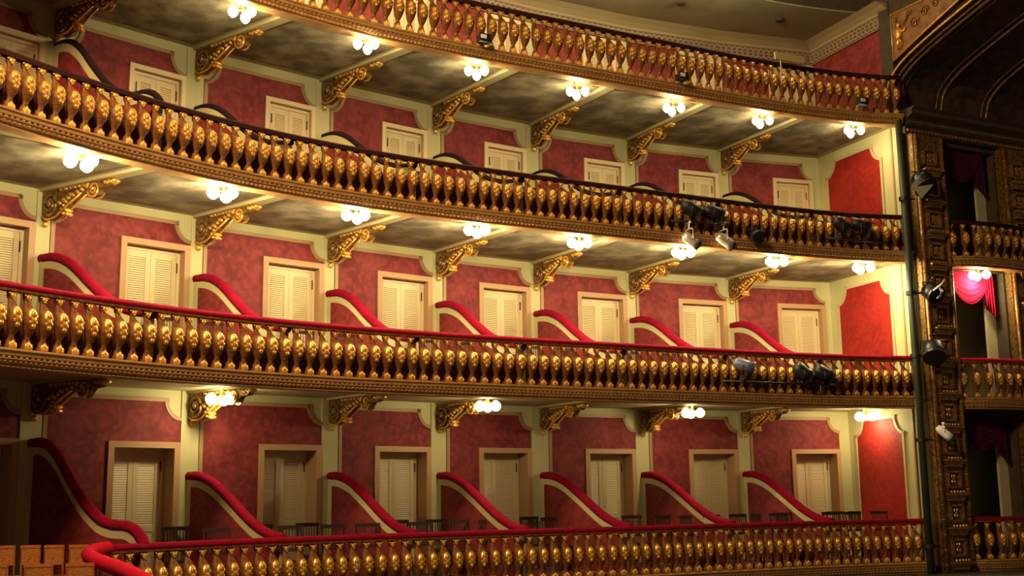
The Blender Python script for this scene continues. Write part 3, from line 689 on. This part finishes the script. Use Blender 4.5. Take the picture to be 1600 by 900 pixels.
# spandrel beside the gallery
root = empty('spandrel_panel', S(-.17, .6, 9.0), 0, 'ochre painted spandrel with gilt frame and winged figure above the arch', 'wall panel')
def loc(mb): mb.v = [tuple(V(p) - root.location) for p in mb.v]; return mb
low = [(.10, 9.10), (1.0, 9.44), (2.0, 9.78), (3.0, 10.08)]
q = MB(); q.prism([S(-.05, s_, z) for s_, z in [(-.10, 10.14), (-.10, 8.66), (.05, 8.84), (.35, 9.03), (1.0, 9.27), (2.3, 9.64), (4.0, 10.06), (4.0, 10.14)]], DD * .1); q.build('wall_spandrel', 'vault_brown', kind='structure')
q = MB(); q.prism([S(-.17, s, z) for s, z in [(.08, 10.12)] + low], DD * .14); loc(q).build('painted_ground', 'spandrel_ochre', root)
q = MB(); q.tube([S(-.19, s, z - .02) for s, z in low], .022, 6); q.tube([S(-.19, .10, 9.10), S(-.19, .10, 10.10)], .014, 6); q.tube([S(-.19, .10, 10.12), S(-.19, 3.0, 10.12)], .026, 6); loc(q).build('gilt_frame', 'gold_leaf', root, True)
q = MB()                                                       # small winged relief figure
c = lambda s, z, o=0: S(-.20 - o, s, z)
q.tube([c(.30, 9.42), c(.31, 9.55), c(.32, 9.66), c(.33, 9.74)], [.03, .07, .085, .05], 8); q.ball(c(.335, 9.80, .02), .042, .042, .052)
q.tube([c(.31, 9.52), c(.27, 9.40), c(.29, 9.26)], [.055, .04, .025], 7); q.tube([c(.33, 9.52), c(.36, 9.40), c(.33, 9.28)], [.055, .04, .025], 7)
q.tube([c(.36, 9.70), c(.45, 9.63), c(.52, 9.70)], [.03, .025, .018], 6); q.tube([c(.27, 9.70), c(.21, 9.62), c(.25, 9.52)], [.03, .024, .018], 6)
loc(q).build('winged_figure', 'gold_leaf', root, True)
q = MB()
for s in range(6): q.ball(c(.46 + .03 * s, 9.78 + .035 * s), .06, .02, .03, 6, 4)
for (cs, cz, r) in ((.75, 9.72, .13), (1.05, 9.86, .12), (1.35, 9.92, .10), (.62, 9.98, .07)):
    q.tube([S(-.19, cs + r * (1 - i / 26) * math.cos(i * .45), cz + r * (1 - i / 26) * math.sin(i * .45)) for i in range(24)], .018, 5)
q.ball(c(.24, 9.97), .09, .03, .035); q.ball(c(.24, 9.93), .05, .03, .03)
loc(q).build('arabesque_relief', 'old_gold', root, True)
q = MB(); q.box(S(-.17, .02, 10.14), NN * 5, DD * .3, (0, 0, .5)); q.box(S(-.17, -.28, 7.9), NN * .34, DD * .16, (0, 0, 2.75)); q.build('wall_proscenium', 'dark_plaster', kind='structure')
# green-black lighting pole with its fixtures
root = empty('lighting_pole', (8.22, 23.98, GROUND), 0, 'dark green vertical lighting pole standing at the corner beside the gilt pier', 'pole')
q = MB(); q.tube([(0, 0, 0), (0, 0, 9.35)], .075, 10); q.build('pole_tube', 'pole_paint', root, True)
for z in (.5, 2.6, 4.3, 5.6, 7.6): q = MB(); q.tube([(0, 0, z), (0, 0, z + .08)], .11, 10); q.tube([(0, 0, z + .04), (.24, .02, z + .04)], .02, 6); q.build('pole_clamp', 'black_metal', root)
def spot(loc_, aim, body, label, r=.10, L=.34, hang=.25, group=None, cap='black_metal', yoke='black_metal'):
    root = empty('stage_spotlight', loc_, 0, label, 'spotlight', group)
    d = V(aim).normalized(); up = V((0, 0, 1)); s = d.cross(up).normalized()
    q = MB(); pts = [d * -L / 2, d * (-L / 2 + .04), d * (-L * .2), d * (L * .22), d * (L / 2)]; q.tube(pts, [r * .55, r * .85, r, r, r * 1.05], 14); q.build('lamp_housing', body, root, True)
    q = MB(); q.tube([d * (L / 2), d * (L / 2 + .05)], [r * 1.1, r * 1.1], 14); q.build('lens_hood', cap, root)
    q = MB(); h = V((0, 0, hang)); q.tube([s * (r + .02), s * (r + .02) + h * .6, h * .62, s * -(r + .02) + h * .6, s * -(r + .02)], .014, 6); q.tube([h * .6, h], .018, 6); q.tube([h - s * .05, h + s * .05], .03, 8); q.build('yoke', yoke, root, True)
    return root
def bar(a, b_, label, r=.022):
    c = (V(a) + V(b_)) / 2; root = empty('lighting_bar', c, 0, label, 'lighting bar')
    q = MB(); q.tube([V(a) - c, V(b_) - c], r, 8); q.build('bar_tube', 'black_metal', root, True)
    for k in (.1, .9):
        p = V(a).lerp(V(b_), k) - c; q = MB(); q.tube([p, p + V((-.12, .22, 0)), p + V((-.14, .30, .03))], .014, 6); q.build('bar_clamp', 'black_metal', root)
bar((3.01, 21.67, 5.04), (4.20, 22.28, 5.12), 'black lighting bar on the upper tier balustrade holding four spotlights')
spot((3.38, 21.87, 4.72), (.55, .25, -.38), 'silver_metal', 'left of two silver spotlights hanging below the upper tier fascia', r=.10, L=.32, hang=.33, yoke='white_enamel', group='spotlights on the upper tier bar')
spot((4.10, 22.25, 4.78), (.60, .28, -.36), 'silver_metal', 'right of two silver spotlights hanging below the upper tier fascia', r=.10, L=.36, hang=.33, yoke='white_enamel', group='spotlights on the upper tier bar')
spot((3.41, 21.89, 5.34), (.7, .1, -.45), 'black_metal', 'left black spotlight raised above the upper tier bar', r=.13, L=.34, hang=-.28, group='spotlights on the upper tier bar')
spot((3.86, 22.12, 5.30), (.7, .1, -.25), 'black_metal', 'right black spotlight raised above the upper tier bar', r=.14, L=.36, hang=-.22, group='spotlights on the upper tier bar')
spot((4.78, 22.59, 4.93), (.3, -.8, -.4), 'black_metal', 'black spotlight on the upper fascia right of the silver pair', r=.12, L=.2, hang=.2)
bar((6.35, 23.32, 5.03), (7.71, 23.75, 5.0), 'black lighting bar near the right end of the upper tier balustrade')
spot((6.69, 23.42, 5.34), (.6, .1, -.5), 'black_metal', 'left black spotlight near the right end of the upper tier', r=.13, L=.32, hang=-.28)
spot((7.12, 23.56, 5.34), (.6, .0, -.2), 'black_metal', 'right black spotlight near the right end of the upper tier', r=.13, L=.34, hang=-.30)
bar((3.95, 22.17, 2.05), (6.35, 23.31, 2.05), 'long thin black lighting bar along the middle tier balustrade')
spot((4.37, 22.37, 2.37), (.75, -.15, -.3), 'blue_gel', 'bluish spotlight with black hood on the middle tier bar', r=.12, L=.36, hang=-.28)
spot((5.63, 22.99, 2.30), (.6, .1, -.55), 'black_metal', 'left of two black spotlights on the middle tier bar', r=.14, L=.34, hang=-.22, group='black spotlights on the middle tier bar')
spot((6.08, 23.19, 2.28), (.6, .1, -.35), 'black_metal', 'right of two black spotlights on the middle tier bar', r=.15, L=.34, hang=-.20, group='black spotlights on the middle tier bar')
for p, lb in (((-0.45, 19.78, 7.93), 'leftmost'), ((3.34, 21.82, 7.92), 'middle'), ((7.35, 23.62, 7.97), 'rightmost')):
    root = empty('floodlight', p, .5, 'small black and white floodlight clipped to the gallery fascia, %s of three' % lb, 'floodlight', 'floodlights on the gallery fascia')
    q = MB(); q.cbox((0, 0, 0), .20, .14, .12); q.cbox((0, -.08, .01), .22, .03, .15); q.build('flood_housing', 'black_metal', root)
    q = MB(); q.cbox((-.04, -.10, .02), .11, .015, .07); q.build('reflector', 'white_enamel', root)
    q = MB(); q.tube([(.0, .05, -.02), (.02, .16, -.04), (.10, .12, .10)], .014, 6); q.build('clamp_arm', 'white_enamel', root)
root = empty('sign_board', (5.68, 22.98, 8.70), .43, 'blank cream board lying along the gallery handrail at right', 'board')
q = MB(); q.cbox((0, -.09, 0), .72, .03, .15); q.build('board_face', 'cream_trim', root); q = MB(); q.tube([(-.2, -.06, -.05), (-.2, -.06, -.52)], .012, 6); q.build('board_stem', 'cream_trim', root)
# fixtures on the pole
spot((8.60, 23.93, 6.35), (.2, -.5, -.8), 'black_metal', 'large black floodlight on the pole level with the upper stage box', r=.22, L=.34, hang=.3)
root = empty('reflector_sheet', (8.52, 23.72, 6.22), .0, 'tilted grey metal sheet reflecting light on the pole beside the upper boxes', 'reflector')
q = MB(); q.prism([(-.02, 0, -.30), (.27, .05, .02), (.05, .03, .28), (-.22, -.02, -.02)], (0, .015, 0)); q.build('sheet', 'sheet_metal', root)
spot((8.62, 23.95, 4.02), (.3, -.6, -.5), 'black_metal', 'black spotlight on the pole with a white hook in front', r=.19, L=.30, hang=.28)
root = empty('white_hook', (8.68, 23.66, 4.0), 0, 'white curved safety hook on the black spotlight beside the middle boxes', 'hook')
q = MB(); q.tube([(.14, 0, .20), (.05, 0, .09), (0, -.01, .05), (-.12, -.01, -.03)], [.012, .022, .03, .012], 6); q.tube([(.0, 0, .06), (.06, 0, -.04), (.02, 0, -.14), (-.05, 0, -.19)], [.02, .034, .03, .01], 6); q.build('hook_arm', 'white_enamel', root, True)
spot((8.58, 23.95, 2.80), (-.1, -.5, -.7), 'black_metal', 'lowest black spotlight on the pole, level with the crimson handrail', r=.22, L=.34, hang=.3)
spot((8.68, 23.98, 1.12), (.62, -.1, -.6), 'white_enamel', 'white cylindrical spotlight sticking out from the pole', r=.085, L=.34, hang=.18, yoke='white_enamel')
# ------------------------------------------------------------------ chairs
def make_chair(mt='dark_wood'):
    root = empty('spindle_chair')
    q = MB(); q.cbox((0, 0, .45), .42, .42, .04); q.build('seat', mt, root)
    for x in (-.18, .18):
        q = MB(); q.tube([(x, -.18, 0), (x, -.18, .43)], .018, 6); q.build('leg', mt, root)
        q = MB(); q.tube([(x, .19, 0), (x, .19, .45), (x * 1.02, .25, .98)], .019, 6); q.build('rear_post', mt, root)
    q = MB()
    for x in (-.12, -.07, -.02, .03, .08, .13): q.tube([(x - .005, .205, .62), (x - .005, .245, .94)], .009, 5)
    q.build('spindles', mt, root)
    q = MB(); q.cbox((0, .248, .965), .42, .03, .06); q.build('top_rail', mt, root)
    q = MB(); q.cbox((0, .212, .62), .36, .02, .04); q.build('lower_rail', mt, root)
    return root
CHS = [(-5.37, 19.13), (-4.42, 17.86), (-4.12, 20.01), (-3.5, 18.86), (-3.45, 20.53), (-2.83, 19.17), (-2.4, 19.75), (-2.03, 22.0), (-1.55, 20.17), (-1.35, 22.15), (-0.95, 21.54), (-0.38, 21.17), (0.39, 23.58), (0.81, 22.72), (1.70, 24.0), (2.38, 23.46),
       (3.0, 23.12), (3.43, 22.75), (3.97, 23.23), (4.50, 23.45), (4.95, 23.65), (5.36, 23.95), (5.60, 24.27), (5.92, 24.5), (6.55, 24.40), (6.75, 24.85), (7.0, 24.33), (7.27, 25.0), (7.62, 24.66)]
ONES = ['first', 'second', 'third', 'fourth', 'fifth', 'sixth', 'seventh', 'eighth', 'ninth', 'tenth', 'eleventh', 'twelfth', 'thirteenth', 'fourteenth', 'fifteenth', 'sixteenth', 'seventeenth', 'eighteenth', 'nineteenth', 'twentieth']
ORD = ONES + ['twenty ' + q for q in ONES[:9]]
proto = None
for i, (x, y) in enumerate(CHS):
    o = make_chair() if proto is None else copy_tree(proto); proto = proto or o
    o.location = (x, y, FLOOR[1] + .001); o.rotation_euler = (0, 0, random.uniform(.2, .9))
    order = '%s from the left' % ORD[i]
    tag(o, 'dark spindle chair above the lower handrail, %s' % order, 'chair', 'spindle chairs in the lower boxes')
CP = proto
for t in (2, 3):
    for k in range(1, 8):
        for j in range(2):
            A = V((*BW[t][k], 0)); B_ = V((*FP[k], 0)); C_ = V((*(FP[k + 1] if k < 7 else END), 0)); d = (C_ - B_)
            p = B_ + d * (.38 + .34 * j) + (A - B_).normalized() * .75
            o = copy_tree(CP); o.location = (p.x, p.y, FLOOR[t] + .001); o.rotation_euler = (0, 0, .55 + random.uniform(-.25, .25)); s_ = .84; o.scale = (s_, s_, s_)
            tag(o, 'dark chair behind %s balusters, %s one in the %s box from the right' % (TIER[t], ('left', 'right')[j], ['first', 'second', 'third', 'fourth', 'fifth', 'sixth', 'seventh'][7 - k]), 'chair', 'chairs behind the %s balusters' % TIER[t])
def make_cane():
    root = empty('cane_chair')
    q = MB(); q.cbox((0, 0, .44), .40, .40, .04); q.build('seat', 'cane_weave', root)
    for x in (-.165, .165):
        q = MB(); q.tube([(x, -.17, 0), (x, -.17, .42)], .018, 6); q.build('leg', 'cane_wood', root)
        q = MB(); q.tube([(x, .18, 0), (x, .18, .45), (x, .23, .84)], .020, 6); q.build('rear_post', 'cane_wood', root)
    q = MB(); q.cbox((0, .228, .845), .37, .04, .035); q.build('top_rail', 'cane_wood', root)
    q = MB(); q.cbox((0, .205, .625), .33, .03, .03); q.build('lower_rail', 'cane_wood', root)
    q = MB(); q.prism([(-.15, .20, .64), (.15, .20, .64), (.15, .222, .83), (-.15, .222, .83)], (0, .02, 0)); q.build('cane_back', 'cane_weave', root)
    return root
cane = [(-6.68, 15.9, FLOOR[1]), (-6.36, 15.92, FLOOR[1]), (-6.04, 15.9, FLOOR[1]), (-5.71, 15.86, FLOOR[1]), (-6.22, 14.55, GROUND), (-5.70, 14.55, GROUND), (-5.22, 14.6, GROUND)]
o = None
cl = ['first from left in the back row', 'second from left in the back row', 'third from left in the back row', 'rightmost in the back row', 'leftmost in the front row', 'middle one in the front row', 'rightmost in the front row']
proto = None
for (x, y, z), l_ in zip(cane, cl):
    o = make_cane() if proto is None else copy_tree(proto); proto = proto or o
    o.location = (x, y, z + .001); o.rotation_euler = (0, 0, math.pi + .15 + random.uniform(-.08, .08)); o.scale = (.68, .9, 1.0) if z > -1.5 else (.9, .9, 1.07)
    tag(o, 'orange cane backed wooden chair at bottom left, %s' % l_, 'chair', 'cane chairs at bottom left')
# bright velvet stair rail sweeping toward the viewer
root = empty('stair_railing', (-4.8, 14.4, GROUND), 0, 'bright red velvet stair rail sweeping down from the end of the lower balustrade', 'railing')
pts = [(-5.36, 15.86, -.62), (-5.46, 15.6, -.64), (-5.42, 15.25, -.68), (-5.12, 14.75, -.73), (-4.6, 14.0, -.78), (-4.12, 13.2, -.83), (-3.6, 12.3, -.92)]
P2 = [V(p) for p in pts]
for _ in range(2):
    Q2 = [P2[0]]
    for a, b_ in zip(P2, P2[1:]): Q2 += [a.lerp(b_, .25), a.lerp(b_, .75)]
    P2 = Q2 + [P2[-1]]
off = V(root.location); q = MB(); q.tube([p - off for p in P2], [.088 + .006 * (i % 2) for i in range(len(P2))], 10); q.build('velvet_handrail', 'bright_velvet', root, True)
for i in (3, 8, 13, 17, 21):
    p = P2[i] - off; q = MB(); q.tube([(p.x, p.y, 0), (p.x, p.y, .15), (p.x, p.y, .35), (p.x, p.y, p.z - .12), (p.x, p.y, p.z - .05)], [.05, .03, .06, .03, .04], 8); q.build('turned_post', 'baluster_bronze', root, True)
